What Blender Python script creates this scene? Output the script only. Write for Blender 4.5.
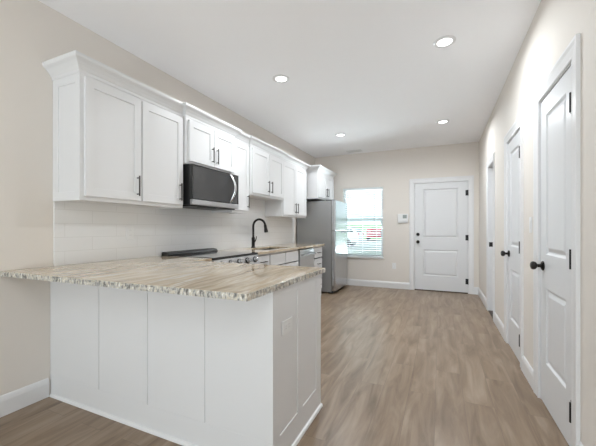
import bpy, bmesh, math, random
from mathutils import Vector, Matrix

random.seed(7)
for o in list(bpy.data.objects):
    bpy.data.objects.remove(o)
SC = bpy.context.scene
COL = SC.collection

# ------------------------------------------------------------------ camera, world, sun, exposure
W, D, H = 3.155, 6.536, 2.75          # right wall x, far wall y, ceiling height
REAR = -3.0
cam_d = bpy.data.cameras.new('camera')
cam_d.sensor_width = 36.0
cam_d.lens = 36.0 * 317.17 / 596.0
cam_d.shift_y = 6.0 / 596.0
cam_d.clip_start = 0.05
cam_d.clip_end = 300
cam = bpy.data.objects.new('camera', cam_d)
cam.location = (2.5235, 0.0, 1.1786)
cam.rotation_euler = (math.radians(90), 0, 0.4221)
COL.objects.link(cam)
SC.camera = cam

world = bpy.data.worlds.new('sky_world')
SC.world = world
world.use_nodes = True
wn = world.node_tree.nodes
wl = world.node_tree.links
bg = wn['Background']
wtc = wn.new('ShaderNodeTexCoord')
wsep = wn.new('ShaderNodeSeparateXYZ')
wramp = wn.new('ShaderNodeValToRGB')
wl.new(wtc.outputs['Generated'], wsep.inputs[0])
wl.new(wsep.outputs['Z'], wramp.inputs[0])
wramp.color_ramp.elements[0].position = 0.0
wramp.color_ramp.elements[0].color = (0.74, 0.90, 0.92, 1)
wramp.color_ramp.elements[1].position = 0.35
wramp.color_ramp.elements[1].color = (0.58, 0.80, 0.90, 1)
wl.new(wramp.outputs[0], bg.inputs['Color'])
bg.inputs['Strength'].default_value = 0.72

sun_d = bpy.data.lights.new('sun', 'SUN')
sun_d.energy = 1.6
sun_d.angle = math.radians(3)
sun_d.color = (1.0, 0.96, 0.9)
sun = bpy.data.objects.new('sun', sun_d)
sun.rotation_euler = (math.radians(38), 0, math.radians(-100))
COL.objects.link(sun)


def area_light(name, loc, rot, sx, sy, power, colour):
    d = bpy.data.lights.new(name, 'AREA')
    d.shape = 'RECTANGLE'
    d.size, d.size_y = sx, sy
    d.energy = power
    d.color = colour
    o = bpy.data.objects.new(name, d)
    o.location = loc
    o.rotation_euler = rot
    COL.objects.link(o)
    return o


# added front fill behind the camera, shining in through the wall_rear opening
area_light('rear_opening_fill', (1.55, REAR - 0.2, 1.2), (math.radians(90), 0, 0), 2.3, 2.1, 7, (0.86, 0.945, 1.0))
# added upward fill outside that opening to brighten the ceiling
area_light('rear_ceiling_fill', (1.55, REAR - 0.75, 0.25), (math.radians(128), 0, 0), 2.6, 1.2, 115, (0.86, 0.945, 1.0))
# added light outside the kitchen window, aimed up to brighten the far ceiling
area_light('kitchen_window_fill', (1.05, D + 2.0, -0.02), (math.radians(-165), 0, 0), 5.0, 3.0, 1350, (0.86, 0.945, 1.0))
# added unseen light standing in for flash bounced off the ceiling, behind right
area_light('bounced_flash_fill', (2.85, -0.75, H - 0.06), (0, 0, 0), 0.6, 0.6, 8, (0.87, 0.95, 1.0))

SC.view_settings.view_transform = 'Standard'
SC.view_settings.look = 'None'
SC.view_settings.gamma = 1.0
SC.view_settings.use_curve_mapping = False
SC.view_settings.exposure = 0.42
CAN_W = 13.0
try:
    SC.cycles.use_denoising = True
    SC.cycles.max_bounces = 10
    SC.cycles.diffuse_bounces = 8
    SC.cycles.caustics_reflective = False
    SC.cycles.caustics_refractive = False
    SC.cycles.sample_clamp_indirect = 6
except Exception:
    pass


# ------------------------------------------------------------------ materials
def srgb(r, g, b):
    def f(c):
        c /= 255.0
        return c / 12.92 if c <= 0.04045 else ((c + 0.055) / 1.055) ** 2.4
    return (f(r), f(g), f(b), 1.0)


def mat(name, col, rough=0.5, metal=0.0, noise=0.0, scale=20, bump=0.0, bscale=200, coat=0.0, emit=None, estr=0.0, spec=0.5,
        stretch=None):
    m = bpy.data.materials.new(name)
    m.use_nodes = True
    n, l = m.node_tree.nodes, m.node_tree.links
    b = n['Principled BSDF']
    b.inputs['Base Color'].default_value = col
    b.inputs['Roughness'].default_value = rough
    b.inputs['Metallic'].default_value = metal
    b.inputs['Specular IOR Level'].default_value = spec
    b.inputs['Coat Weight'].default_value = coat
    b.inputs['Coat Roughness'].default_value = 0.1
    tc = n.new('ShaderNodeTexCoord')
    mp = n.new('ShaderNodeMapping')
    l.new(tc.outputs['Object'], mp.inputs[0])
    if stretch:
        mp.inputs['Scale'].default_value = stretch
    if noise > 0:
        t = n.new('ShaderNodeTexNoise')
        t.inputs['Scale'].default_value = scale
        t.inputs['Detail'].default_value = 4
        l.new(mp.outputs[0], t.inputs['Vector'])
        mx = n.new('ShaderNodeMix')
        mx.data_type = 'RGBA'
        mx.inputs[6].default_value = tuple(c * (1 - noise) for c in col[:3]) + (1,)
        mx.inputs[7].default_value = tuple(min(1, c * (1 + noise)) for c in col[:3]) + (1,)
        l.new(t.outputs['Fac'], mx.inputs[0])
        l.new(mx.outputs[2], b.inputs['Base Color'])
    if bump > 0:
        t2 = n.new('ShaderNodeTexNoise')
        t2.inputs['Scale'].default_value = bscale
        t2.inputs['Detail'].default_value = 3
        l.new(mp.outputs[0], t2.inputs['Vector'])
        bp = n.new('ShaderNodeBump')
        bp.inputs['Strength'].default_value = bump
        bp.inputs['Distance'].default_value = 0.002
        l.new(t2.outputs['Fac'], bp.inputs['Height'])
        l.new(bp.outputs[0], b.inputs['Normal'])
    if emit:
        b.inputs['Emission Color'].default_value = emit
        b.inputs['Emission Strength'].default_value = estr
    return m


M = {}
M['wall'] = mat('wall_paint', srgb(223, 217, 210), 0.75, noise=0.012, scale=3, bump=0.12, bscale=260)
M['ceiling'] = mat('ceiling_paint', srgb(250, 250, 252), 0.85, noise=0.01, scale=3, bump=0.1, bscale=220)
M['trim'] = mat('white_trim_paint', srgb(225, 225, 226), 0.32, noise=0.008, scale=5)
M['door'] = mat('white_door_paint', srgb(219, 220, 222), 0.35, noise=0.008, scale=4)
M['cabinet'] = mat('white_cabinet_lacquer', srgb(220, 220, 221), 0.35, noise=0.008, scale=5)
M['black'] = mat('oil_rubbed_bronze', srgb(38, 35, 34), 0.38, metal=0.6, noise=0.1, scale=30)
M['pull'] = mat('dark_pull_metal', srgb(70, 66, 63), 0.32, metal=0.8, noise=0.08, scale=40)
M['hinge'] = mat('dark_hinge_metal', srgb(42, 42, 44), 0.4, metal=0.6, noise=0.08, scale=40)
M['steel'] = mat('brushed_stainless', srgb(198, 199, 201), 0.24, metal=1.0, noise=0.03, scale=12, stretch=(40, 40, 1))
M['steel_h'] = mat('horizontal_brushed_stainless', srgb(200, 200, 202), 0.28, metal=1.0, noise=0.03, scale=12, stretch=(1, 1, 60))
M['fridge_side'] = mat('grey_appliance_side', srgb(140, 140, 140), 0.5, noise=0.02, scale=60, bump=0.15, bscale=400)
M['gasket'] = mat('dark_gasket', srgb(52, 54, 56), 0.5, noise=0.05, scale=30)
M['blackglass'] = mat('black_glass', srgb(15, 15, 16), 0.06, noise=0.04, scale=10, coat=0.3)
M['cooktop'] = mat('cooktop_glass', srgb(30, 30, 32), 0.05, noise=0.04, scale=10)
M['mw_window'] = mat('microwave_door_glass', srgb(66, 66, 67), 0.14, noise=0.05, scale=15)
M['blackplastic'] = mat('black_plastic', srgb(18, 18, 19), 0.4, noise=0.08, scale=30)
M['plate'] = mat('white_plastic_plate', srgb(228, 228, 228), 0.35, noise=0.01, scale=20)
M['slot'] = mat('grey_slot', srgb(168, 167, 165), 0.5, noise=0.05, scale=30)
M['screen'] = mat('grey_screen', srgb(150, 158, 156), 0.2, noise=0.05, scale=20)
M['sink'] = mat('sink_steel', srgb(150, 148, 145), 0.3, metal=1.0, noise=0.04, scale=40)
M['lens'] = mat('lit_lamp_lens', srgb(255, 255, 255), 0.5, noise=0.01, emit=(1, 0.985, 0.96, 1), estr=6.0)
M['vinyl'] = mat('white_window_vinyl', srgb(240, 241, 242), 0.4, noise=0.01, scale=10)
M['blind'] = mat('white_blind_slat', srgb(222, 228, 229), 0.45, noise=0.01, scale=10)
M['wand'] = mat('clear_grey_wand', srgb(120, 135, 138), 0.3, noise=0.05, scale=20)
M['asphalt'] = mat('pale_concrete_lot', srgb(176, 182, 176), 0.9, noise=0.12, scale=0.8)
M['grass'] = mat('lawn_grass', srgb(158, 190, 138), 0.95, noise=0.25, scale=1.2)
M['car_red'] = mat('red_car_paint', srgb(206, 60, 64), 0.25, noise=0.03, scale=3, coat=0.6)
M['car_white'] = mat('white_car_paint', srgb(226, 230, 232), 0.25, noise=0.02, scale=3, coat=0.6)
M['tyre'] = mat('black_tyre', srgb(40, 42, 44), 0.8, noise=0.1, scale=10)
M['carglass'] = mat('dark_car_glass', srgb(60, 76, 84), 0.08, noise=0.05, scale=4)
M['lamp_red'] = mat('tail_lamp_red', srgb(170, 40, 40), 0.2, noise=0.05, scale=10)
M['threshold'] = mat('bronze_threshold', srgb(78, 66, 56), 0.45, metal=0.4, noise=0.1, scale=30)
M['vent_dark'] = mat('vent_shadow', srgb(70, 68, 66), 0.8, noise=0.05, scale=20)


def glass_mat():
    m = bpy.data.materials.new('window_glass')
    m.use_nodes = True
    n, l = m.node_tree.nodes, m.node_tree.links
    n.remove(n['Principled BSDF'])
    tr = n.new('ShaderNodeBsdfTransparent')
    tr.inputs[0].default_value = (0.95, 0.975, 0.975, 1)
    gl = n.new('ShaderNodeBsdfGlossy')
    gl.inputs['Roughness'].default_value = 0.02
    fr = n.new('ShaderNodeFresnel')
    fr.inputs['IOR'].default_value = 1.3
    mx = n.new('ShaderNodeMixShader')
    l.new(fr.outputs[0], mx.inputs[0])
    l.new(tr.outputs[0], mx.inputs[1])
    l.new(gl.outputs[0], mx.inputs[2])
    l.new(mx.outputs[0], n['Material Output'].inputs[0])
    return m


M['glass'] = glass_mat()


def floor_mat():
    m = bpy.data.materials.new('vinyl_plank_floor')
    m.use_nodes = True
    n, l = m.node_tree.nodes, m.node_tree.links
    b = n['Principled BSDF']
    tc = n.new('ShaderNodeTexCoord')
    mp = n.new('ShaderNodeMapping')
    mp.inputs['Rotation'].default_value = (0, 0, math.radians(90))
    l.new(tc.outputs['Object'], mp.inputs[0])
    br = n.new('ShaderNodeTexBrick')
    br.offset = 0.37
    br.inputs['Color1'].default_value = (0.25, 0.25, 0.25, 1)
    br.inputs['Color2'].default_value = (0.75, 0.75, 0.75, 1)
    br.inputs['Mortar'].default_value = (0.0, 0.0, 0.0, 1)
    br.inputs['Scale'].default_value = 1.0
    br.inputs['Mortar Size'].default_value = 0.0012
    br.inputs['Mortar Smooth'].default_value = 0.3
    br.inputs['Bias'].default_value = 0.0
    br.inputs['Brick Width'].default_value = 1.22
    br.inputs['Row Height'].default_value = 0.178
    l.new(mp.outputs[0], br.inputs['Vector'])
    # grain stretched along the planks, shifted plank by plank
    add = n.new('ShaderNodeVectorMath')
    add.operation = 'MULTIPLY_ADD'
    l.new(br.outputs['Color'], add.inputs[0])
    add.inputs[1].default_value = (9, 9, 9)
    l.new(tc.outputs['Object'], add.inputs[2])
    mp2 = n.new('ShaderNodeMapping')
    mp2.inputs['Scale'].default_value = (5.5, 0.75, 1)
    l.new(add.outputs[0], mp2.inputs[0])
    g = n.new('ShaderNodeTexNoise')
    g.inputs['Scale'].default_value = 2.2
    g.inputs['Detail'].default_value = 6
    g.inputs['Roughness'].default_value = 0.55
    g.inputs['Distortion'].default_value = 0.7
    l.new(mp2.outputs[0], g.inputs['Vector'])
    mp3 = n.new('ShaderNodeMapping')
    mp3.inputs['Scale'].default_value = (60, 3, 1)
    l.new(add.outputs[0], mp3.inputs[0])
    g2 = n.new('ShaderNodeTexNoise')
    g2.inputs['Scale'].default_value = 1.0
    g2.inputs['Detail'].default_value = 3
    l.new(mp3.outputs[0], g2.inputs['Vector'])
    r = n.new('ShaderNodeValToRGB')
    cr = r.color_ramp
    cr.elements[0].position = 0.25
    cr.elements[0].color = srgb(*FLOOR[0])
    cr.elements[1].position = 0.72
    cr.elements[1].color = srgb(*FLOOR[2])
    e = cr.elements.new(0.5)
    e.color = srgb(*FLOOR[1])
    l.new(g.outputs['Fac'], r.inputs[0])
    v = n.new('ShaderNodeMath')      # plank to plank value
    v.operation = 'MULTIPLY_ADD'
    l.new(br.outputs['Color'], v.inputs[0])
    v.inputs[1].default_value = 0.09
    v.inputs[2].default_value = 0.845
    v2 = n.new('ShaderNodeMath')
    v2.operation = 'MULTIPLY_ADD'
    l.new(g2.outputs['Fac'], v2.inputs[0])
    v2.inputs[1].default_value = 0.22
    l.new(v.outputs[0], v2.inputs[2])
    hs = n.new('ShaderNodeMix')
    hs.data_type = 'RGBA'
    hs.blend_type = 'MULTIPLY'
    hs.inputs[0].default_value = 1
    l.new(r.outputs[0], hs.inputs[6])
    l.new(v2.outputs[0], hs.inputs[7])
    seam = n.new('ShaderNodeMix')
    seam.data_type = 'RGBA'
    l.new(br.outputs['Fac'], seam.inputs[0])
    l.new(hs.outputs[2], seam.inputs[6])
    seam.inputs[7].default_value = srgb(112, 95, 80)
    l.new(seam.outputs[2], b.inputs['Base Color'])
    b.inputs['Roughness'].default_value = 0.33
    b.inputs['Specular IOR Level'].default_value = 0.5
    bp = n.new('ShaderNodeBump')
    bp.inputs['Strength'].default_value = 0.12
    bp.inputs['Distance'].default_value = 0.002
    l.new(g2.outputs['Fac'], bp.inputs['Height'])
    l.new(bp.outputs[0], b.inputs['Normal'])
    return m


FLOOR = [(98, 79, 60), (133, 113, 93), (155, 137, 118)]
M['floor'] = floor_mat()


def granite_mat():
    m = bpy.data.materials.new('veined_beige_granite')
    m.use_nodes = True
    n, l = m.node_tree.nodes, m.node_tree.links
    b = n['Principled BSDF']
    tc = n.new('ShaderNodeTexCoord')
    rot = n.new('ShaderNodeMapping')
    rot.inputs['Rotation'].default_value = (0, 0, math.radians(-6))
    l.new(tc.outputs['Object'], rot.inputs[0])
    wob = n.new('ShaderNodeTexNoise')
    wob.inputs['Scale'].default_value = 1.7
    wob.inputs['Detail'].default_value = 2
    l.new(rot.outputs[0], wob.inputs['Vector'])
    ma = n.new('ShaderNodeVectorMath')
    ma.operation = 'MULTIPLY_ADD'
    l.new(wob.outputs['Color'], ma.inputs[0])
    ma.inputs[1].default_value = (0.22, 0.1, 0.05)
    l.new(rot.outputs[0], ma.inputs[2])

    def layer(scale, sc, detail, rough=0.6):
        mp = n.new('ShaderNodeMapping')
        mp.inputs['Scale'].default_value = scale
        l.new(ma.outputs[0], mp.inputs[0])
        t = n.new('ShaderNodeTexNoise')
        t.inputs['Scale'].default_value = sc
        t.inputs['Detail'].default_value = detail
        t.inputs['Roughness'].default_value = rough
        l.new(mp.outputs[0], t.inputs['Vector'])
        return t
    broad = layer((9, 0.9, 9), 1.0, 5)
    fine = layer((46, 4, 26), 1.0, 4)
    r = n.new('ShaderNodeValToRGB')
    cr = r.color_ramp
    stops = [(0.28, (146, 124, 100)), (0.40, (188, 170, 146)), (0.50, (212, 199, 178)), (0.58, (190, 170, 142)),
             (0.66, (220, 212, 198)), (0.76, (178, 174, 166))]
    cr.elements[0].position, cr.elements[0].color = stops[0][0], srgb(*stops[0][1])
    cr.elements[1].position, cr.elements[1].color = stops[-1][0], srgb(*stops[-1][1])
    for p, c in stops[1:-1]:
        cr.elements.new(p).color = srgb(*c)
    l.new(broad.outputs['Fac'], r.inputs[0])
    r2 = n.new('ShaderNodeValToRGB')
    r2.color_ramp.elements[0].position = 0.36
    r2.color_ramp.elements[0].color = (0.62, 0.60, 0.58, 1)
    r2.color_ramp.elements[1].position = 0.62
    r2.color_ramp.elements[1].color = (1.08, 1.08, 1.08, 1)
    l.new(fine.outputs['Fac'], r2.inputs[0])
    mx = n.new('ShaderNodeMix')
    mx.data_type = 'RGBA'
    mx.blend_type = 'MULTIPLY'
    mx.inputs[0].default_value = 0.55
    l.new(r.outputs[0], mx.inputs[6])
    l.new(r2.outputs[0], mx.inputs[7])
    l.new(mx.outputs[2], b.inputs['Base Color'])
    b.inputs['Roughness'].default_value = 0.035
    return m


def chiselled_mat():
    """the rough chipped edge of the same slab: grey, white and tan crystals"""
    m = bpy.data.materials.new('chipped_granite_edge')
    m.use_nodes = True
    n, l = m.node_tree.nodes, m.node_tree.links
    b = n['Principled BSDF']
    tc = n.new('ShaderNodeTexCoord')
    mp = n.new('ShaderNodeMapping')
    mp.inputs['Scale'].default_value = (1, 1, 0.4)
    l.new(tc.outputs['Object'], mp.inputs[0])
    t = n.new('ShaderNodeTexNoise')
    t.inputs['Scale'].default_value = 78
    t.inputs['Detail'].default_value = 3
    t.inputs['Roughness'].default_value = 0.6
    l.new(mp.outputs[0], t.inputs['Vector'])
    r = n.new('ShaderNodeValToRGB')
    cr = r.color_ramp
    stops = [(0.34, (96, 94, 90)), (0.44, (150, 147, 141)), (0.50, (192, 190, 185)), (0.56, (188, 176, 154)), (0.66, (226, 226, 224))]
    cr.elements[0].position, cr.elements[0].color = stops[0][0], srgb(*stops[0][1])
    cr.elements[1].position, cr.elements[1].color = stops[-1][0], srgb(*stops[-1][1])
    for p, c in stops[1:-1]:
        cr.elements.new(p).color = srgb(*c)
    l.new(t.outputs['Fac'], r.inputs[0])
    l.new(r.outputs[0], b.inputs['Base Color'])
    b.inputs['Roughness'].default_value = 0.6
    bp = n.new('ShaderNodeBump')
    bp.inputs['Strength'].default_value = 0.6
    bp.inputs['Distance'].default_value = 0.006
    l.new(t.outputs['Fac'], bp.inputs['Height'])
    l.new(bp.outputs[0], b.inputs['Normal'])
    return m


M['granite'] = granite_mat()
M['granite_edge'] = chiselled_mat()


def tile_mat():
    m = bpy.data.materials.new('white_subway_tile')
    m.use_nodes = True
    n, l = m.node_tree.nodes, m.node_tree.links
    b = n['Principled BSDF']
    tc = n.new('ShaderNodeTexCoord')
    sp = n.new('ShaderNodeSeparateXYZ')
    cb = n.new('ShaderNodeCombineXYZ')
    l.new(tc.outputs['Object'], sp.inputs[0])
    l.new(sp.outputs['Y'], cb.inputs['X'])
    l.new(sp.outputs['Z'], cb.inputs['Y'])
    mp = n.new('ShaderNodeMapping')
    mp.inputs['Location'].default_value = (0.0, -0.914, 0)
    l.new(cb.outputs[0], mp.inputs[0])
    br = n.new('ShaderNodeTexBrick')
    br.inputs['Scale'].default_value = 1
    br.inputs['Brick Width'].default_value = 0.406
    br.inputs['Row Height'].default_value = 0.102
    br.inputs['Mortar Size'].default_value = 0.0022
    br.inputs['Mortar Smooth'].default_value = 0.2
    br.inputs['Color1'].default_value = srgb(231, 231, 231)
    br.inputs['Color2'].default_value = srgb(229, 229, 230)
    br.inputs['Mortar'].default_value = srgb(219, 219, 218)
    l.new(mp.outputs[0], br.inputs['Vector'])
    l.new(br.outputs['Color'], b.inputs['Base Color'])
    b.inputs['Roughness'].default_value = 0.2
    bp = n.new('ShaderNodeBump')
    bp.invert = True
    bp.inputs['Strength'].default_value = 0.2
    bp.inputs['Distance'].default_value = 0.0015
    l.new(br.outputs['Fac'], bp.inputs['Height'])
    l.new(bp.outputs[0], b.inputs['Normal'])
    return m


M['tile'] = tile_mat()


# ------------------------------------------------------------------ mesh helpers
class Frame:
    """local (u, w, n): u along the face, w up, n outward"""
    def __init__(s, o, u, n, w=(0, 0, 1)):
        s.o, s.u, s.n, s.w = Vector(o), Vector(u), Vector(n), Vector(w)

    def __call__(s, u, w, n):
        return s.o + s.u * u + s.w * w + s.n * n


IDENT = Frame((0, 0, 0), (1, 0, 0), (0, 1, 0))       # u=x, w=z, n=y


class MB:
    def __init__(s):
        s.bm = bmesh.new()

    def v(s, p):
        return s.bm.verts.new(p)

    def face(s, ps):
        vs = [s.v(p) for p in ps]
        try:
            return s.bm.faces.new(vs)
        except ValueError:
            return None

    def box(s, x0, x1, y0, y1, z0, z1):
        c = [(x, y, z) for z in (z0, z1) for y in (y0, y1) for x in (x0, x1)]
        vs = [s.v(p) for p in c]
        for f in ((0, 2, 3, 1), (4, 5, 7, 6), (0, 1, 5, 4), (2, 6, 7, 3), (0, 4, 6, 2), (1, 3, 7, 5)):
            s.bm.faces.new([vs[i] for i in f])
        return s

    def fbox(s, F, u0, u1, w0, w1, n0, n1):
        c = [F(u, w, n) for w in (w0, w1) for n in (n0, n1) for u in (u0, u1)]
        vs = [s.v(p) for p in c]
        for f in ((0, 2, 3, 1), (4, 5, 7, 6), (0, 1, 5, 4), (2, 6, 7, 3), (0, 4, 6, 2), (1, 3, 7, 5)):
            s.bm.faces.new([vs[i] for i in f])
        return s

    def panel(s, F, us, ws, cells, rings, t):
        """slab with a moulded/recessed panel in each listed cell; rings = [(inset, n)]"""
        for i in range(len(us) - 1):
            for j in range(len(ws) - 1):
                a, b, c, d = us[i], us[i + 1], ws[j], ws[j + 1]
                s.face([F(a, c, 0), F(a, d, 0), F(b, d, 0), F(b, c, 0)])
                if (i, j) not in cells:
                    s.face([F(a, c, t), F(b, c, t), F(b, d, t), F(a, d, t)])
                    continue
                prev = [(a, c, t), (b, c, t), (b, d, t), (a, d, t)]
                for ins, n in rings:
                    cur = [(a + ins, c + ins, n), (b - ins, c + ins, n), (b - ins, d - ins, n), (a + ins, d - ins, n)]
                    for k in range(4):
                        q = (k + 1) % 4
                        s.face([F(*prev[k]), F(*prev[q]), F(*cur[q]), F(*cur[k])])
                    prev = cur
                s.face([F(*p) for p in prev])
        for i in range(len(us) - 1):
            for w in (ws[0], ws[-1]):
                s.face([F(us[i], w, 0), F(us[i + 1], w, 0), F(us[i + 1], w, t), F(us[i], w, t)])
        for j in range(len(ws) - 1):
            for u in (us[0], us[-1]):
                s.face([F(u, ws[j], 0), F(u, ws[j + 1], 0), F(u, ws[j + 1], t), F(u, ws[j], t)])
        return s

    def prism(s, pts, fn, h0, h1):
        """pts 2D polygon, fn(a, b, h) -> point"""
        A = [s.v(fn(a, b, h0)) for a, b in pts]
        B = [s.v(fn(a, b, h1)) for a, b in pts]
        s.bm.faces.new(A)
        s.bm.faces.new(B[::-1])
        for i in range(len(pts)):
            j = (i + 1) % len(pts)
            s.bm.faces.new([A[i], A[j], B[j], B[i]])
        return s

    def lathe(s, prof, o, axis, seg=20):
        """prof [(r, h)] around axis from point o"""
        ax = Vector(axis).normalized()
        e1 = ax.orthogonal().normalized()
        e2 = ax.cross(e1)
        o = Vector(o)
        rows = []
        for r, h in prof:
            if r < 1e-6:
                rows.append([s.v(o + ax * h)])
            else:
                rows.append([s.v(o + ax * h + (e1 * math.cos(2 * math.pi * k / seg) + e2 * math.sin(2 * math.pi * k / seg)) * r)
                             for k in range(seg)])
        for A, B in zip(rows, rows[1:]):
            for k in range(seg):
                q = (k + 1) % seg
                if len(A) == 1 and len(B) == 1:
                    continue
                if len(A) == 1:
                    s.bm.faces.new([A[0], B[q], B[k]])
                elif len(B) == 1:
                    s.bm.faces.new([A[k], A[q], B[0]])
                else:
                    s.bm.faces.new([A[k], A[q], B[q], B[k]])
        if len(rows[0]) > 1:
            s.bm.faces.new(rows[0][::-1])
        if len(rows[-1]) > 1:
            s.bm.faces.new(rows[-1])
        return s

    def tube(s, pts, r, seg=12):
        pts = [Vector(p) for p in pts]
        rr = r if isinstance(r, (list, tuple)) else [r] * len(pts)
        rows = []
        ref = None
        for i, p in enumerate(pts):
            t = (pts[min(i + 1, len(pts) - 1)] - pts[max(i - 1, 0)]).normalized()
            if ref is None:
                ref = t.orthogonal().normalized()
            ref = (ref - t * ref.dot(t)).normalized()
            e2 = t.cross(ref)
            rows.append([s.v(p + (ref * math.cos(2 * math.pi * k / seg) + e2 * math.sin(2 * math.pi * k / seg)) * rr[i])
                         for k in range(seg)])
        for A, B in zip(rows, rows[1:]):
            for k in range(seg):
                q = (k + 1) % seg
                s.bm.faces.new([A[k], A[q], B[q], B[k]])
        s.bm.faces.new(rows[0][::-1])
        s.bm.faces.new(rows[-1])
        return s

    def sweep(s, prof, path, closed=False):
        """prof [(out, up)] swept along a horizontal 2D path with mitred corners; out = right of travel"""
        n = len(path)
        rows = []
        for i in range(n):
            p = Vector(path[i][:2])
            d0 = (p - Vector(path[i - 1][:2])).normalized() if i > 0 else None
            d1 = (Vector(path[i + 1][:2]) - p).normalized() if i < n - 1 else None
            n0 = Vector((d0.y, -d0.x)) if d0 else None
            n1 = Vector((d1.y, -d1.x)) if d1 else None
            if n0 and n1:
                m = (n0 + n1)
                m = m / (1 + n0.dot(n1))
            else:
                m = n0 or n1
            rows.append([s.v((p.x + m.x * a, p.y + m.y * a, path[i][2] + z)) for a, z in prof])
        for A, B in zip(rows, rows[1:]):
            for k in range(len(prof)):
                q = (k + 1) % len(prof)
                s.bm.faces.new([A[k], A[q], B[q], B[k]])
        s.bm.faces.new(rows[0][::-1])
        s.bm.faces.new(rows[-1])
        return s

    def build(s, name, m, parent=None, bevel=0.0, smooth=False, seg=2):
        bmesh.ops.remove_doubles(s.bm, verts=s.bm.verts, dist=1e-5)
        bmesh.ops.recalc_face_normals(s.bm, faces=s.bm.faces)
        root = parent
        while root is not None and root.parent is not None:
            root = root.parent
        if root is not None and root.type == 'EMPTY':
            bmesh.ops.translate(s.bm, verts=s.bm.verts, vec=-root.location)
        me = bpy.data.meshes.new(name)
        s.bm.to_mesh(me)
        s.bm.free()
        o = bpy.data.objects.new(name, me)
        COL.objects.link(o)
        ms = m if isinstance(m, (list, tuple)) else [m]
        for q in ms:
            me.materials.append(M[q] if isinstance(q, str) else q)
        if parent is not None:
            o.parent = parent
        if bevel > 0:
            bv = o.modifiers.new('bevel', 'BEVEL')
            bv.width = bevel
            bv.segments = seg
            bv.limit_method = 'ANGLE'
            bv.angle_limit = math.radians(40)
        if smooth:
            for p in me.polygons:
                p.use_smooth = True
            try:
                me.set_sharp_from_angle(angle=math.radians(40))
            except Exception:
                pass
        return o


def tag(o, label=None, cat=None, group=None, kind=None):
    if label:
        o['label'] = label
    if cat:
        o['category'] = cat
    if group:
        o['group'] = group
    if kind:
        o['kind'] = kind
    return o


def thing(name, loc, label, cat, group=None, kind=None):
    o = bpy.data.objects.new(name, None)
    o.empty_display_size = 0.1
    o.location = loc
    COL.objects.link(o)
    return tag(o, label, cat, group, kind)


def copy_tree(o, parent=None):
    c = o.copy()
    COL.objects.link(c)
    if parent is not None:
        c.parent = parent
    for ch in [x for x in o.children]:
        copy_tree(ch, c)
    return c


# ------------------------------------------------------------------ the room
tag(MB().box(-0.15, W + 0.3, REAR - 0.1, D + 0.15, -0.1, 0).build('floor', 'floor'),
    'grey-brown wood-look vinyl plank floor', 'floor', kind='structure')
tag(MB().box(-0.15, W + 0.3, REAR - 0.1, D + 0.15, H, H + 0.1).build('ceiling', 'ceiling'),
    'flat white ceiling with recessed lights', 'ceiling', kind='structure')
tag(MB().box(-0.15, 0, REAR - 0.1, D + 0.15, 0, H).build('wall_left', 'wall'),
    'long beige wall behind the cabinets', 'wall', kind='structure')


def wall_run(mb, F, u0, u1, h, t, openings):
    """wall slab with openings [(a, b, w0, w1)]"""
    cur = u0
    for a, b, w0, w1 in sorted(openings):
        mb.fbox(F, cur, a, 0, h, 0, t)
        if w0 > 0:
            mb.fbox(F, a, b, 0, w0, 0, t)
        if w1 < h:
            mb.fbox(F, a, b, w1, h, 0, t)
        cur = b
    mb.fbox(F, cur, u1, 0, h, 0, t)


DH = 2.055                                          # door opening height
J = 0.018                                           # jamb thickness
# door slabs (y0, y1) on the right wall, nearest first
D1 = (2.095, 2.700)
D2 = (3.265, 3.865)
D3 = (4.790, 5.270)
FD = (2.065, 2.981)                                 # front door x0, x1
WIN = (0.63, 1.467, 0.60, 2.035)                    # window opening in the far wall

FR = Frame((W, 0, 0), (0, 1, 0), (1, 0, 0))
mb = MB()
wall_run(mb, FR, REAR - 0.1, D + 0.15, H, 0.14, [(a - J, b + J, 0, DH + J) for a, b in (D1, D2, D3)])
mb.fbox(FR, REAR - 0.1, D + 0.15, 0, H, 0.14, 0.18)  # unseen backing sheet added to stop light leaking round the doors
tag(mb.build('wall_right', 'wall'), 'off-white wall with a row of white doors', 'wall', kind='structure')
FB = Frame((0, D, 0), (1, 0, 0), (0, 1, 0))
mb = MB()
wall_run(mb, FB, 0, W, H, 0.15, [WIN, (FD[0] - J, FD[1] + J, 0, DH + J)])
tag(mb.build('wall_far', 'wall'), 'beige far wall with the window and front door', 'wall', kind='structure')
FRR = Frame((0, REAR, 0), (1, 0, 0), (0, -1, 0))
mb = MB()
wall_run(mb, FRR, 0, W, H, 0.1, [(0.4, 2.7, 0.1, 2.3)])  # assumed opening, added to let the rear fill lights in
tag(mb.build('wall_rear', 'wall'), 'living room wall behind the viewer', 'wall', kind='structure')

# baseboards
BB = [(0, 0), (0.015, 0), (0.015, 0.095), (0.011, 0.112), (0.006, 0.125), (0, 0.13)]
PY0, PY1, PX = 1.330, 1.995, 1.795                  # peninsula base front, back, end


def baseboard(name, runs, label):
    mb = MB()
    for p in runs:
        mb.sweep(BB, [(a, b, 0) for a, b in p])
    return tag(mb.build(name, 'trim'), label, 'baseboard', kind='structure')


CW = 0.086                                          # casing width
baseboard('baseboard_left', [[(0, REAR + 0.01), (0, PY0 - 0.012)]], 'white baseboard on the beige left wall')
baseboard('baseboard_far', [[(0.0, D), (FD[0] - 0.006 - CW, D)], [(FD[1] + 0.006 + CW, D), (W, D)]], 'white baseboard along the far wall')
g = 0.006 + CW
baseboard('baseboard_right', [[(W, D - 0.016), (W, D3[1] + g)], [(W, D3[0] - g), (W, D2[1] + g)], [(W, D2[0] - g), (W, D1[1] + g)],
                              [(W, D1[0] - g), (W, REAR + 0.01)]], 'white baseboard between the doors of the right wall')

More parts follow.
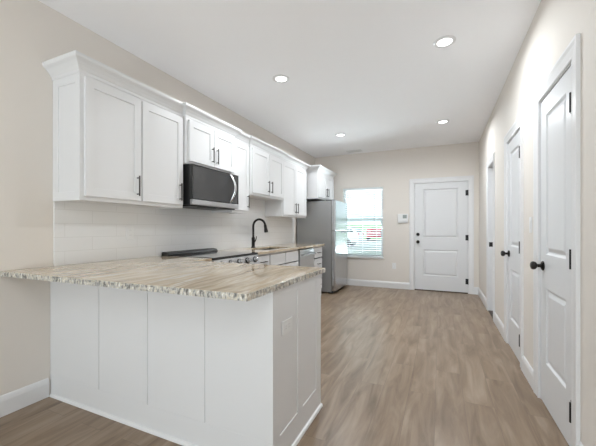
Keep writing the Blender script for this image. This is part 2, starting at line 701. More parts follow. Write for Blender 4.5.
# ------------------------------------------------------------------ doors
CAS = [(0, 0), (CW, 0), (CW, 0.018), (CW - 0.012, 0.018), (CW - 0.03, 0.013), (0.016, 0.010), (0.006, 0.012), (0, 0.009)]


def casing(mb, F, a, b, h):
    """mitred U-shaped casing around a..b, 0..h: profile (out from opening, thickness)"""
    path = [(a, 0), (a, h), (b, h), (b, 0)]
    rows = []
    for i, (u, w) in enumerate(path):
        row = []
        for out, th in CAS:
            uu = u - out if i < 2 else u + out
            ww = w + out if i in (1, 2) else w
            row.append(mb.v(F(uu, ww, th)))
        rows.append(row)
    for A, B in zip(rows, rows[1:]):
        for k in range(len(CAS)):
            q = (k + 1) % len(CAS)
            mb.bm.faces.new([A[k], A[q], B[q], B[k]])
    mb.bm.faces.new(rows[0][::-1])
    mb.bm.faces.new(rows[-1])


def door_unit(name, F, a, b, label, hinge_side, depth=0.14, recess=0.004, knob=True, deadbolt=False, gap=0.006, thresh=False,
              furniture=True):
    """F: u along wall, n out into the room; hinge_side 0 = at a, 1 = at b"""
    o = thing(name, F((a + b) / 2, 0, 0), label, 'door', kind='structure')
    t = 0.04
    n1 = -recess
    # jamb with stop
    mb = MB()
    mb.fbox(F, a - J, a, 0, DH, -depth, -0.0005)
    mb.fbox(F, b, b + J, 0, DH, -depth, -0.0005)
    mb.fbox(F, a - J, b + J, DH, DH + J, -depth, -0.0005)
    s0 = n1 - t - 0.002
    if s0 - 0.03 > -depth:
        mb.fbox(F, a, a + 0.012, 0, DH, s0 - 0.03, s0)
        mb.fbox(F, b - 0.012, b, 0, DH, s0 - 0.03, s0)
        mb.fbox(F, a + 0.012, b - 0.012, DH - 0.012, DH, s0 - 0.03, s0)
    mb.build('jamb', 'trim', o)
    mb = MB()
    casing(mb, F, a - 0.006, b + 0.006, DH + 0.006)
    mb.build('casing', 'trim', o)
    # slab with two moulded panels
    Fs = Frame(F(a + 0.003, 0, n1 - t), F.u, F.n)
    w = b - a - 0.006
    st = 0.115 if w < 0.7 else 0.155
    if w < 0.5:
        st = 0.09
    hh = DH - 0.004
    slab = MB().panel(Fs, [0, st, w - st, w], [gap, 0.29, 0.785, 1.01, hh - 0.115, hh], {(1, 1), (1, 3)},
                      [(0.010, t - 0.010), (0.018, t - 0.012), (0.042, t - 0.003), (0.046, t - 0.002)], t).build('slab', 'door', o)
    if not furniture:
        return o
    # hinges
    hu = a if hinge_side == 0 else b
    for hz in (0.22, 1.02, 1.84):
        mb = MB()
        s = 1 if hinge_side == 0 else -1
        mb.fbox(F, min(hu - 0.003 * s, hu + 0.040 * s), max(hu - 0.003 * s, hu + 0.040 * s), hz - 0.05, hz + 0.05, n1 - 0.001, n1 + 0.004)
        mb.lathe([(0.0085, -0.052), (0.0085, 0.052)], F(hu, hz, 0.009), (0, 0, 1), 10)
        mb.build('hinge', 'hinge', o, bevel=0.001)
    if knob:
        ku = (b - 0.062) if hinge_side == 0 else (a + 0.062)
        mb = MB()
        mb.lathe([(0.032, 0), (0.033, 0.006), (0.026, 0.011), (0.012, 0.016), (0.011, 0.034), (0.018, 0.038), (0.0265, 0.046),
                  (0.0285, 0.058), (0.025, 0.068), (0.014, 0.073), (0, 0.074)], F(ku, 0.93, n1), F.n, 20)
        mb.build('door_knob', 'black', o, smooth=True)
        if deadbolt:
            mb = MB()
            mb.lathe([(0.031, 0), (0.031, 0.010), (0.026, 0.016), (0, 0.017)], F(ku, 1.075, n1), F.n, 20)
            mb.fbox(F, ku - 0.006, ku + 0.006, 1.055, 1.095, n1 + 0.014, n1 + 0.034)
            mb.build('deadbolt', 'black', o)
    if thresh:
        MB().fbox(F, a, b, 0, 0.018, -depth + 0.01, 0.012).build('threshold', 'threshold', o, bevel=0.004)
    return o


FRW = Frame((W, 0, 0), (0, 1, 0), (-1, 0, 0))
FBK = Frame((0, D, 0), (1, 0, 0), (0, -1, 0))
door_unit('door_1', FRW, *D1, 'white two-panel interior door nearest the viewer on the right wall', 0)
door_unit('door_2', FRW, *D2, 'white two-panel interior door, second from the viewer on the right wall', 0)
d3 = door_unit('door_3', FRW, *D3, 'white cased doorway at the far end of the right wall', 1, recess=0.085, knob=False, furniture=False)
# strike plate and hinge leaf on the doorway's far jamb
MB().fbox(FRW, D3[1] - 0.002, D3[1] + 0.004, 0.925, 0.99, -0.05, -0.004).build('strike_plate', 'black', d3)
MB().fbox(FRW, D3[0] + 0.0, D3[1], 0.0, 0.012, -0.08, 0.004).build('threshold', 'threshold', d3)
fd = door_unit('door_4', FBK, *FD, 'white two-panel front door with dark knob and deadbolt in the far wall', 1, depth=0.15, deadbolt=True,
               gap=0.0185, thresh=True)

# ------------------------------------------------------------------ far window, blind
wx0, wx1, wz0, wz1 = WIN
wo = thing('window_1', ((wx0 + wx1) / 2, D, wz0), 'white kitchen window behind blinds in the far wall', 'window', kind='structure')
mb = MB()
yf0, yf1 = D + 0.085, D + 0.145
for a, b, c, d in ((wx0, wx0 + 0.045, wz0, wz1), (wx1 - 0.045, wx1, wz0, wz1), (wx0 + 0.045, wx1 - 0.045, wz0, wz0 + 0.045),
                   (wx0 + 0.045, wx1 - 0.045, wz1 - 0.045, wz1), (wx0 + 0.045, wx1 - 0.045, 1.30, 1.335)):
    mb.box(a, b, yf0, yf1, c, d)
mb.build('window_frame', 'vinyl', wo, bevel=0.003)
MB().box(wx0 + 0.045, wx1 - 0.045, D + 0.112, D + 0.116, wz0 + 0.045, 1.30).build('window_pane', 'glass', wo)
MB().box(wx0 + 0.045, wx1 - 0.045, D + 0.112, D + 0.116, 1.335, wz1 - 0.045).build('window_pane', 'glass', wo)
mb = MB()
mb.box(wx0 - 0.02, wx1 + 0.02, D - 0.028, D - 0.0005, wz0 - 0.022, wz0 + 0.002)
mb.box(wx0 + 0.001, wx1 - 0.001, D - 0.001, D + 0.085, wz0 + 0.0002, wz0 + 0.002)
mb.build('window_sill', 'trim', wo, bevel=0.003)

bl = thing('window_blind', ((wx0 + wx1) / 2, D + 0.03, wz1), 'white horizontal slat blind hanging in the kitchen window', 'blind')
MB().box(wx0 + 0.006, wx1 - 0.006, D + 0.006, D + 0.058, wz1 - 0.05, wz1 - 0.002).build('headrail', 'blind', bl, bevel=0.004)
sl = MB()
nsl = 30
zt, zb = wz1 - 0.075, wz0 + 0.045
yc = D + 0.033
for k in range(nsl):
    z = zt + (zb - zt) * k / (nsl - 1)
    a = math.radians(12)
    dy, dz = 0.0235 * math.cos(a), 0.0235 * math.sin(a)
    n = Vector((0, math.sin(a), math.cos(a))) * 0.0014
    pr = []
    for q, bow in ((-1, 0), (-0.4, 0.0016), (0.4, 0.0016), (1, 0)):
        pr.append((yc + q * dy, z - q * dz + bow))
    sec = pr + [(y, zz - 0.0022) for y, zz in reversed(pr)]
    sl.prism(sec, lambda p, q, h: (h, p, q), wx0 + 0.008, wx1 - 0.008)
sl.build('slats', 'blind', bl)
MB().box(wx0 + 0.008, wx1 - 0.008, D + 0.012, D + 0.054, wz0 + 0.008, wz0 + 0.024).build('bottom_rail', 'blind', bl, bevel=0.003)
for ux in (wx0 + 0.13, (wx0 + wx1) / 2, wx1 - 0.13):
    mb = MB()
    for yy in (D + 0.008, D + 0.058):
        mb.box(ux - 0.0015, ux + 0.0015, yy - 0.0012, yy + 0.0012, wz0 + 0.02, wz1 - 0.04)
    mb.build('ladder_cord', 'blind', bl)
MB().tube([(1.292, D + 0.001, wz1 - 0.05), (1.292, D - 0.012, wz1 - 0.07), (1.292, D - 0.014, 1.12)], 0.0055, 8).build('tilt_wand', 'wand', bl)

# ------------------------------------------------------------------ cabinets
RAIL = 0.058


def pull(F, u, w, n, length, vertical, parent, name='handle'):
    mb = MB()
    L = length / 2
    s = L - 0.016
    dirw = F.w if vertical else F.u
    c = F(u, w, n)
    for q in (-s, s):
        mb.lathe([(0.0048, 0), (0.0048, 0.026)], c + dirw * q, F.n, 8)
    mb.tube([c + dirw * (-L) + F.n * 0.028, c + dirw * L + F.n * 0.028], 0.0058, 10)
    return mb.build(name, 'pull', parent)


def shaker(name, F, u0, u1, w0, w1, n0, parent, rail=RAIL, t=0.02, m='cabinet'):
    Fs = Frame(F(0, 0, n0), F.u, F.n, F.w)
    return MB().panel(Fs, [u0, u0 + rail, u1 - rail, u1], [w0, w0 + rail, w1 - rail, w1], {(1, 1)}, [(0.0015, t - 0.009), (0.002, t - 0.009)],
                      t).build(name, m, parent, bevel=0.0014)


def flat_front(name, F, u0, u1, w0, w1, n0, parent, t=0.02):
    Fs = Frame(F(0, 0, n0), F.u, F.n, F.w)
    return MB().fbox(Fs, u0, u1, w0, w1, 0, t).build(name, 'cabinet', parent, bevel=0.0016)


FK = Frame((0, 0, 0), (0, 1, 0), (1, 0, 0))           # kitchen wall: u = y, n = x
CROWN = [(-0.012, -0.02), (0.004, -0.02), (0.006, 0.0), (0.012, 0.006), (0.022, 0.022), (0.040, 0.042), (0.052, 0.050), (0.060, 0.056),
         (0.064, 0.066), (0.064, 0.082), (-0.012, 0.082)]


def wall_cabinet(label, y0, y1, z0, z1, depth, splits, handles, end_panel=False, crown_from=0.0, crown_to=0.0, lip=0.03, d_top=None):
    """splits = [(door y0, door y1)], handles = [(door index, y)]"""
    o = thing('wall_cabinet', (0, (y0 + y1) / 2, z0), label, 'cabinet', 'white wall cabinets')
    mb = MB()
    mb.box(0.001, depth, y0 + 0.0005, y1 - 0.0005, z0 + 0.012, z1)
    for a, b, c, d in ((0.001, 0.02, y0, y1), (depth - 0.02, depth, y0, y1), (0.02, depth - 0.02, y0, y0 + 0.018), (0.02, depth - 0.02, y1 - 0.018, y1)):
        mb.box(a, b, c + 0.0005, d - 0.0005, z0, z0 + 0.0125)
    mb.build('carcass', 'cabinet', o, bevel=0.001)
    if end_panel:
        Fe = Frame((0, y0 + 0.0005, 0), (1, 0, 0), (0, -1, 0))
        MB().panel(Frame(Fe(0, 0, 0), Fe.u, Fe.n), [0.001, 0.062, depth - 0.052, depth], [z0, z0 + 0.06, z1 - 0.075, z1], {(1, 1)},
                   [(0.0015, 0.002), (0.002, 0.002)], 0.009).build('end_panel', 'cabinet', o, bevel=0.001)
    doors = []
    for a, b in splits:
        doors.append(shaker('door', FK, a, b, z0 + lip, z1 - 0.04, depth, o))
    for di, y in handles:
        pull(FK, y, z0 + lip + 0.115, depth + 0.02, 0.16, True, doors[di])
    ext = 0.009 if end_panel else 0
    x = depth + 0.0
    path = [(crown_from, y0 - ext, z1), (x, y0 - ext, z1), (x, y1, z1), (crown_to, y1, z1)]
    # travel so that 'right of travel' points outward
    path = [(px, py, pz) for px, py, pz in path]
    if crown_from is None:
        path = path[1:]
    if crown_to is None:
        path = path[:-1]
    # outward = right of travel: along +x at y0 (right = -y) good, +y along front (right = +x) good
    MB().sweep(CROWN, path).build('crown_moulding', 'cabinet', o)
    return o


Z0, Z1 = 1.375, 2.255
SD, DD = 0.305, 0.338
wall_cabinet('tall white two-door wall cabinet at the near end of the row, left of the microwave', 1.355, 2.285, Z0, Z1, SD,
             [(1.375, 1.815), (1.828, 2.268)], [(0, 1.776), (1, 2.226)], end_panel=True, crown_from=0.0, crown_to=None)
wall_cabinet('short white two-door cabinet directly above the microwave', 2.287, 3.058, 1.797, Z1, DD,
             [(2.317, 2.673), (2.681, 3.037)], [(0, 2.640), (1, 2.714)], crown_from=0.0, crown_to=0.0)
wall_cabinet('narrow single-door white wall cabinet just right of the microwave', 3.060, 3.408, Z0, Z1, SD,
             [(3.080, 3.390)], [(0, 3.350)], crown_from=None, crown_to=None)
wall_cabinet('short raised two-door white cabinet above the sink and faucet', 3.410, 4.330, 1.615, Z1, DD - 0.008,
             [(3.440, 3.866), (3.876, 4.300)], [(0, 3.828), (1, 3.914)], crown_from=0.0, crown_to=0.0)
wall_cabinet('tall two-door white wall cabinet between the sink cabinet and the refrigerator', 4.332, 5.290, Z0, Z1, SD,
             [(4.352, 4.806), (4.816, 5.270)], [(0, 4.768), (1, 4.854)], crown_from=None, crown_to=0.0)
wall_cabinet('deep white two-door cabinet mounted above the refrigerator', 5.420, 6.330, 1.735, Z1, 0.485,
             [(5.440, 5.870), (5.880, 6.310)], [(0, 5.832), (1, 5.918)], crown_from=0.0, crown_to=0.0)

# base cabinets on the kitchen wall
BD = 0.585                                            # face frame


def base_cabinet(label, y0, y1, fronts, name='base_cabinet', top=0.880):
    """fronts: (kind, y0, y1, z0, z1, handle)"""
    o = thing(name, (0, (y0 + y1) / 2, 0), label, 'cabinet', 'white base cabinets')
    mb = MB()
    th = 0.018
    mb.box(0.012, BD, y0 + 0.001, y0 + th, 0.0, top)
    mb.box(0.012, BD, y1 - th, y1 - 0.001, 0.0, top)
    mb.box(0.012, 0.03, y0 + th, y1 - th, 0.1, top)
    mb.box(0.03, BD, y0 + th, y1 - th, 0.1, 0.118)
    mb.box(BD - 0.02, BD, y0 + th, y1 - th, 0.118, 0.15)
    mb.box(BD - 0.02, BD, y0 + th, y1 - th, 0.83, top)
    mb.box(0.52, 0.535, y0 + th, y1 - th, 0.0, 0.1)
    mb.build('carcass', 'cabinet', o)
    for kind, a, b, c, d, h in fronts:
        f = shaker(kind, FK, a, b, c, d, BD, o) if kind == 'door' else flat_front(kind, FK, a, b, c, d, BD, o)
        if h == 'h':
            pull(FK, (a + b) / 2, (c + d) / 2, BD + 0.02, 0.14, False, f)
        elif h is not None:
            pull(FK, h, d - 0.11, BD + 0.02, 0.16, True, f)
    return o


base_cabinet('narrow white base cabinet with one drawer between range and sink cabinet', 3.075, 3.428,
             [('drawer', 3.092, 3.412, 0.715, 0.862, 'h'), ('door', 3.092, 3.412, 0.135, 0.700, 3.130)])
base_cabinet('white sink base cabinet with two plain false fronts below the faucet', 3.430, 4.305,
             [('false_front', 3.447, 3.862, 0.715, 0.862, None), ('false_front', 3.873, 4.288, 0.715, 0.862, None),
              ('door', 3.447, 3.862, 0.135, 0.700, 3.825), ('door', 3.873, 4.288, 0.135, 0.700, 3.910)])
base_cabinet('white four-drawer base cabinet between the dishwasher and the refrigerator', 4.925, 5.335,
             [('drawer', 4.942, 5.318, z, z + 0.168, 'h') for z in (0.135, 0.317, 0.499, 0.690)])

# ------------------------------------------------------------------ dishwasher
dw = thing('dishwasher', (0.3, 4.615, 0), 'stainless steel dishwasher under the counter between white cabinets', 'dishwasher')
MB().box(0.03, 0.575, 4.312, 4.918, 0.0, 0.872).build('tub', 'gasket', dw)
MB().box(0.576, 0.612, 4.330, 4.900, 0.125, 0.862).build('door', 'steel_h', dw, bevel=0.004)
mb = MB()
for y in (4.385, 4.845):
    mb.box(0.612, 0.650, y - 0.010, y + 0.010, 0.772, 0.796)
mb.tube([(0.650, 4.37, 0.784), (0.650, 4.86, 0.784)], 0.011, 12)
mb.build('handle', 'steel', dw)
MB().box(0.50, 0.53, 4.312, 4.918, 0.0, 0.1201).build('toe_kick', 'blackplastic', dw)

# ------------------------------------------------------------------ countertops
CT0, CT1 = 0.883, 0.914


def counter_obj(name, poly, label, holes=None, rough_edges=()):
    o = thing(name, (poly[0][0], poly[0][1], CT0), label, 'countertop')
    if not holes:
        MB().prism(poly, lambda a, b, h: (a, b, h), CT0, CT1).build('slab', 'granite', o, bevel=0.0015)
    else:
        (x0, y0), (x1, y1) = poly[0], poly[2]
        a, b, c, d = holes
        mb = MB()
        us, vs = [x0, a, b, x1], [y0, c, d, y1]
        F = Frame((0, 0, CT0), (1, 0, 0), (0, 0, 1), (0, 1, 0))
        for i in range(3):
            for j in range(3):
                if (i, j) == (1, 1):
                    continue
                q = [(us[i], vs[j]), (us[i + 1], vs[j]), (us[i + 1], vs[j + 1]), (us[i], vs[j + 1])]
                for n in (0, CT1 - CT0):
                    mb.face([F(p[0], p[1], n) for p in q])
        def side(p, q):
            mb.face([F(p[0], p[1], 0), F(q[0], q[1], 0), F(q[0], q[1], CT1 - CT0), F(p[0], p[1], CT1 - CT0)])
        for i in range(3):
            for v in (vs[0], vs[3]):
                side((us[i], v), (us[i + 1], v))
            for u in (us[0], us[3]):
                side((u, vs[i]), (u, vs[i + 1]))
        side((a, c), (b, c)); side((a, d), (b, d)); side((a, c), (a, d)); side((b, c), (b, d))
        mb.build('slab', 'granite', o, bevel=0.003)
    # chipped stone face along the exposed edges
    for path in rough_edges:
        mb = MB()
        # subdivide and jitter
        pts = []
        for (p, q) in zip(path, path[1:]):
            L = math.dist(p, q)
            k = max(2, int(L / 0.018))
            for i in range(k):
                pts.append((p[0] + (q[0] - p[0]) * i / k, p[1] + (q[1] - p[1]) * i / k, i == 0))
        pts.append((path[-1][0], path[-1][1], True))
        n = len(pts)
        rows = []
        zs = [CT0 + 0.0005, CT0 + 0.009, CT0 + 0.018, CT0 + 0.026, CT1 - 0.0012]
        for i in range(n):
            p = Vector(pts[i][:2])
            d0 = (p - Vector(pts[i - 1][:2])).normalized() if i else None
            d1 = (Vector(pts[i + 1][:2]) - p).normalized() if i < n - 1 else None
            n0 = Vector((d0.y, -d0.x)) if d0 else None
            n1 = Vector((d1.y, -d1.x)) if d1 else None
            m = (n0 + n1) / (1 + n0.dot(n1)) if n0 and n1 else (n0 or n1)
            row = [mb.v((p.x - m.x * 0.004, p.y - m.y * 0.004, zs[0]))]
            for z in zs:
                out = 0.0012 + random.random() * 0.0045
                row.append(mb.v((p.x + m.x * out, p.y + m.y * out, z)))
            row.append(mb.v((p.x - m.x * 0.004, p.y - m.y * 0.004, zs[-1])))
            rows.append(row)
        for A, B in zip(rows, rows[1:]):
            for k in range(len(A)):
                q = (k + 1) % len(A)
                mb.bm.faces.new([A[k], A[q], B[q], B[k]])
        mb.bm.faces.new(rows[0][::-1])
        mb.bm.faces.new(rows[-1])
        e = mb.build('chipped_edge', 'granite_edge', o)
        e['label'] = 'rough chipped grey and white stone edge'
    return o


CYL = 1.050
CY0, CY1, CX = 1.095, 2.058, 1.802
counter_obj('peninsula_countertop', [(0.002, CYL), (CX, CY0), (CX, CY1), (0.637, CY1), (0.637, 2.298), (0.002, 2.298)],
            'large veined beige granite countertop on the white peninsula',
            rough_edges=[[(0.006, CYL), (CX, CY0), (CX, CY1)]])
SX0, SX1, SY0, SY1 = 0.15, 0.53, 3.50, 4.22
counter_obj('sink_countertop', [(0.002, 3.072), (0.637, 3.072), (0.637, 5.36), (0.002, 5.36)],
            'beige granite countertop around the sink, ending at the refrigerator', holes=(SX0, SX1, SY0, SY1))

# ------------------------------------------------------------------ sink and faucet
sk = thing('sink', (0.34, 3.86, 0.70), 'undermount stainless sink set in the beige granite counter', 'sink')
mb = MB()
Fz = lambda a, b, h: (a, b, h)
rim = [(SX0 - 0.015, SY0 - 0.015), (SX1 + 0.015, SY0 - 0.015), (SX1 + 0.015, SY1 + 0.015), (SX0 - 0.015, SY1 + 0.015)]
inn = [(SX0 + 0.002, SY0 + 0.002), (SX1 - 0.002, SY0 + 0.002), (SX1 - 0.002, SY1 - 0.002), (SX0 + 0.002, SY1 - 0.002)]
bot = [(SX0 + 0.03, SY0 + 0.03), (SX1 - 0.03, SY0 + 0.03), (SX1 - 0.03, SY1 - 0.03), (SX0 + 0.03, SY1 - 0.03)]
levels = [(rim, 0.8815), (inn, 0.8815), (inn, 0.74), (bot, 0.705)]
rowsv = [[mb.v((a, b, z)) for a, b in r] for r, z in levels]
outer = [[mb.v((a, b, z)) for a, b in r] for r, z in ((rim, 0.8795), ([(a + (0.012 if a < 0.3 else -0.012), b + (0.012 if b < 3.8 else -0.012)) for a, b in rim], 0.8795),
         ([(a + (0.012 if a < 0.3 else -0.012), b + (0.012 if b < 3.8 else -0.012)) for a, b in rim], 0.70))]
for R_ in (rowsv, outer):
    for A, B in zip(R_, R_[1:]):
        for k in range(4):
            mb.bm.faces.new([A[k], A[(k + 1) % 4], B[(k + 1) % 4], B[k]])
mb.bm.faces.new(rowsv[-1])
mb.bm.faces.new(outer[-1])
for k in range(4):
    mb.bm.faces.new([rowsv[0][k], rowsv[0][(k + 1) % 4], outer[0][(k + 1) % 4], outer[0][k]])
mb.build('basin', 'sink', sk)
MB().lathe([(0.045, 0.0), (0.045, 0.004), (0.03, 0.004), (0.0, 0.001)], (0.34, 3.86, 0.7055), (0, 0, 1), 20).build('drain', 'steel', sk)

fx, fy = 0.098, 3.850
fa = thing('faucet', (fx, fy, CT1), 'tall black gooseneck pull-down faucet behind the kitchen sink', 'faucet')
MB().lathe([(0.032, 0), (0.032, 0.006), (0.027, 0.012), (0.0235, 0.03), (0.0225, 0.11), (0.0245, 0.115), (0.0240, 0.135), (0.0165, 0.152), (0, 0.152)],
           (fx, fy, CT1 + 0.0005), (0, 0, 1), 20).build('body', 'black', fa, smooth=True)
R_ = 0.098
pts = [(fx, fy, CT1 + 0.145), (fx, fy, CT1 + 0.22), (fx, fy, CT1 + 0.302)]
for k in range(1, 15):
    a = math.pi * (1 - k / 14 * 0.94)
    pts.append((fx + R_ + R_ * math.cos(a), fy, CT1 + 0.302 + R_ * math.sin(a)))
lx, _, lz = pts[-1]
MB().tube(pts, 0.0155, 14).build('gooseneck', 'black', fa, smooth=True)
MB().lathe([(0.016, 0), (0.020, 0.012), (0.021, 0.05), (0.027, 0.085), (0.0275, 0.102), (0.022, 0.108), (0, 0.108)],
           (lx - 0.001, fy, lz + 0.004), (0.17, 0, -1), 18).build('spray_head', 'black', fa, smooth=True)
MB().tube([(fx, fy + 0.012, CT1 + 0.075), (fx, fy + 0.04, CT1 + 0.082), (fx + 0.012, fy + 0.052, CT1 + 0.115), (fx + 0.02, fy + 0.058, CT1 + 0.16)],
          [0.011, 0.0095, 0.0075, 0.006], 10).build('lever_handle', 'black', fa, smooth=True)

# ------------------------------------------------------------------ range
ry0, ry1 = 2.303, 3.067
rg = thing('range', (0.33, (ry0 + ry1) / 2, 0), 'black and stainless glass-top range with front knobs below the microwave', 'range')
MB().box(0.012, 0.60, ry0, ry1, 0.03, 0.893).build('body', 'steel', rg)
mb = MB()
mb.box(0.080, 0.652, ry0 + 0.001, ry1 - 0.001, 0.894, 0.917)
mb.build('cooktop', 'cooktop', rg, bevel=0.003)
# raised vent rail along the wall
mb = MB()
mb.prism([(0.012, 0.895), (0.098, 0.895), (0.098, 0.925), (0.085, 0.944), (0.03, 0.952), (0.012, 0.950)], lambda a, b, h: (a, h, b), ry0 + 0.001, ry1 - 0.001)
mb.build('rear_vent_rail', 'blackplastic', rg, bevel=0.006)
# angled knob panel
PANEL = [(0.601, 0.770), (0.668, 0.770), (0.682, 0.790), (0.655, 0.893), (0.601, 0.893)]
MB().prism(PANEL, lambda a, b, h: (a, h, b), ry0 + 0.001, ry1 - 0.001).build('control_panel', 'steel_h', rg, bevel=0.002)
pn = Vector((0.103, 0, 0.027)).normalized()
for k in range(5):
    y = ry0 + 0.09 + k * (ry1 - ry0 - 0.18) / 4
    c = Vector((0.6675, y, 0.845))
    kb = MB().lathe([(0.026, 0), (0.026, 0.012), (0.0225, 0.014), (0.021, 0.038), (0.018, 0.042), (0, 0.042)], c, pn, 18).build('knob', 'steel', rg, smooth=True)
    MB().lathe([(0.033, 0), (0.033, 0.009), (0.0, 0.009)], c - pn * 0.0005, pn, 18).build('knob_ring', 'blackplastic', kb)
od = MB().box(0.601, 0.645, ry0 + 0.004, ry1 - 0.004, 0.215, 0.765).build('oven_door', 'steel_h', rg, bevel=0.003)
MB().box(0.645, 0.648, ry0 + 0.10, ry1 - 0.10, 0.30, 0.62).build('oven_window', 'blackglass', od)
mb = MB()
for y in (ry0 + 0.08, ry1 - 0.08):
    mb.box(0.645, 0.690, y - 0.01, y + 0.01, 0.69, 0.715)
mb.tube([(0.690, ry0 + 0.05, 0.702), (0.690, ry1 - 0.05, 0.702)], 0.012, 12)
mb.build('oven_handle', 'steel', od)
MB().box(0.601, 0.642, ry0 + 0.004, ry1 - 0.004, 0.06, 0.208).build('storage_drawer', 'steel_h', rg, bevel=0.003)
for x in (0.06, 0.55):
    for y in (ry0 + 0.05, ry1 - 0.05):
        MB().lathe([(0.018, 0), (0.018, 0.031)], (x, y, 0), (0, 0, 1), 10).build('foot', 'blackplastic', rg)

# ------------------------------------------------------------------ microwave
my0, my1, mz0, mz1 = 2.300, 3.055, 1.398, 1.794
mw = thing('microwave', (0.2, (my0 + my1) / 2, mz0), 'black and stainless over-the-range microwave under the short cabinet', 'microwave')
MB().box(0.012, 0.365, my0, my1, mz0 + 0.012, mz1).build('case', 'blackplastic', mw, bevel=0.003)
FMW = Frame((0.366, 0, 0), (0, 1, 0), (1, 0, 0))
dr = MB().fbox(FMW, my0 + 0.001, my1 - 0.001, mz0 + 0.064, mz1 - 0.002, 0, 0.036).build('door', 'blackglass', mw, bevel=0.004)
MB().fbox(FMW, my0 + 0.014, my1 - 0.03, mz0 + 0.07, mz1 - 0.016, 0.036, 0.0385).build('door_window', 'mw_window', dr)
mb = MB()
mb.fbox(FMW, my0 + 0.012, my1 - 0.001, mz0 + 0.012, mz0 + 0.062, 0, 0.037)
lw = mb.build('lower_trim', 'steel_h', mw, bevel=0.004)
hp = []
for k in range(15):
    q = k / 14
    hp.append((0.4045 + 0.066 * math.sin(math.pi * q), my1 - 0.165, mz0 + 0.075 + q * (mz1 - mz0 - 0.09)))
mb = MB()
mb.tube(hp, [0.012] + [0.0155] * 13 + [0.012], 12)
mb.build('door_handle', 'steel', dr, smooth=True)
mb = MB()
mb.box(0.05, 0.36, my0 + 0.02, my1 - 0.02, mz0, mz0 + 0.0125)
mb.build('underside_grille', 'blackplastic', mw)
MB().box(0.30, 0.35, my0 + 0.18, my0 + 0.42, mz0 - 0.004, mz0 + 0.001).build('work_light', 'gasket', mw)

# ------------------------------------------------------------------ refrigerator
fy0, fy1, fz = 5.500, 6.330, 1.700
rf = thing('refrigerator', (0.38, (fy0 + fy1) / 2, 0), 'grey stainless top-freezer refrigerator beside the window', 'refrigerator')
MB().box(0.03, 0.715, fy0, fy1, 0.03, fz - 0.006).build('body', 'fridge_side', rf, bevel=0.004)
MB().box(0.715, 0.722, fy0 + 0.008, fy1 - 0.008, 0.05, fz - 0.012).build('gasket', 'gasket', rf)
SPLIT = 1.145
for nm, a, b in (('fridge_door', 0.055, SPLIT - 0.006), ('freezer_door', SPLIT + 0.006, fz)):
    mb = MB()
    # softly rounded vertical front edges
    prof = [(0.722, fy0), (0.778, fy0), (0.790, fy0 + 0.012), (0.793, fy0 + 0.05), (0.793, fy1 - 0.05), (0.790, fy1 - 0.012), (0.778, fy1), (0.722, fy1)]
    mb.prism(prof, lambda p, q, h: (p, q, h), a, b)
    dd = mb.build(nm, 'steel', rf, bevel=0.003)
    zz = (SPLIT - 0.035, SPLIT - 0.008) if nm == 'fridge_door' else (SPLIT + 0.008, SPLIT + 0.03)
    if nm == 'fridge_door':
        MB().box(0.788, 0.797, fy0 + 0.36, fy1 - 0.01, zz[0], zz[1]).build('pocket_handle', 'gasket', dd, bevel=0.003)
for y in (fy0 + 0.05, fy1 - 0.05):
    for x in (0.10, 0.66):
        MB().lathe([(0.022, 0), (0.022, 0.031)], (x, y, 0), (0, 0, 1), 10).build('foot', 'blackplastic', rf)
MB().box(0.66, 0.74, fy0 + 0.02, fy1 - 0.02, 0.012, 0.05).build('toe_grille', 'gasket', rf)
MB().box(0.60, 0.76, fy0 + 0.02, fy0 + 0.08, fz - 0.006, fz + 0.012).build('hinge_cover', 'gasket', rf, bevel=0.003)

# ------------------------------------------------------------------ peninsula
pe = thing('peninsula_cabinet', (0.9, (PY0 + PY1) / 2, 0), 'white panelled peninsula base under the big granite countertop', 'cabinet')
mb = MB()
mb.box(0.002, PX - 0.014, PY0 + 0.014, PY1, 0.0, 0.8820)
mb.box(0.002, 0.585, PY1 + 0.001, 2.298, 0.0, 0.8820)
mb.build('carcass', 'cabinet', pe)
# front: boards with fine grooves, above a plain rail
FP = Frame((0, PY0 + 0.014, 0), (1, 0, 0), (0, -1, 0))
cuts = [0.002, 0.527, 0.962, 1.385, PX]
mb = MB()
for a, b in zip(cuts, cuts[1:]):
    mb.fbox(FP, a + (0.0028 if a > 0.01 else 0), b - (0.0028 if b < PX - 0.01 else 0), 0.150, 0.8815, 0, 0.013)
mb.fbox(FP, 0.002, PX, 0.0, 0.150, 0, 0.0132)
mb.fbox(FP, 0.002, PX, 0.10, 0.8815, 0, 0.0085)
mb.build('front_panel', 'cabinet', pe, bevel=0.0008)
# end: two recessed panels
FE = Frame((PX - 0.014, 0, 0), (0, 1, 0), (1, 0, 0))
MB().panel(FE, [PY0 + 0.002, 1.405, 1.622, 1.692, 1.912, PY1], [0.0, 0.148, 0.845, 0.8815], {(1, 1), (3, 1)},
           [(0.0015, 0.0095), (0.002, 0.0095)], 0.014).build('end_panel', 'cabinet', pe, bevel=0.001)
SH = [(0, 0), (0.014, 0), (0.013, 0.008), (0.009, 0.015), (0, 0.019)]
mb = MB()
mb.sweep(SH, [(0.016, PY0 + 0.0008, 0), (PX, PY0 + 0.0008, 0), (PX, PY1, 0)])
mb.build('shoe_moulding', 'trim', pe)

# ------------------------------------------------------------------ backsplash
tag(MB().box(0.0005, 0.0105, 1.352, 5.41, 0.9145, 1.80).build('backsplash', 'tile'),
    'white tile backsplash between counter and wall cabinets', 'backsplash', kind='structure')


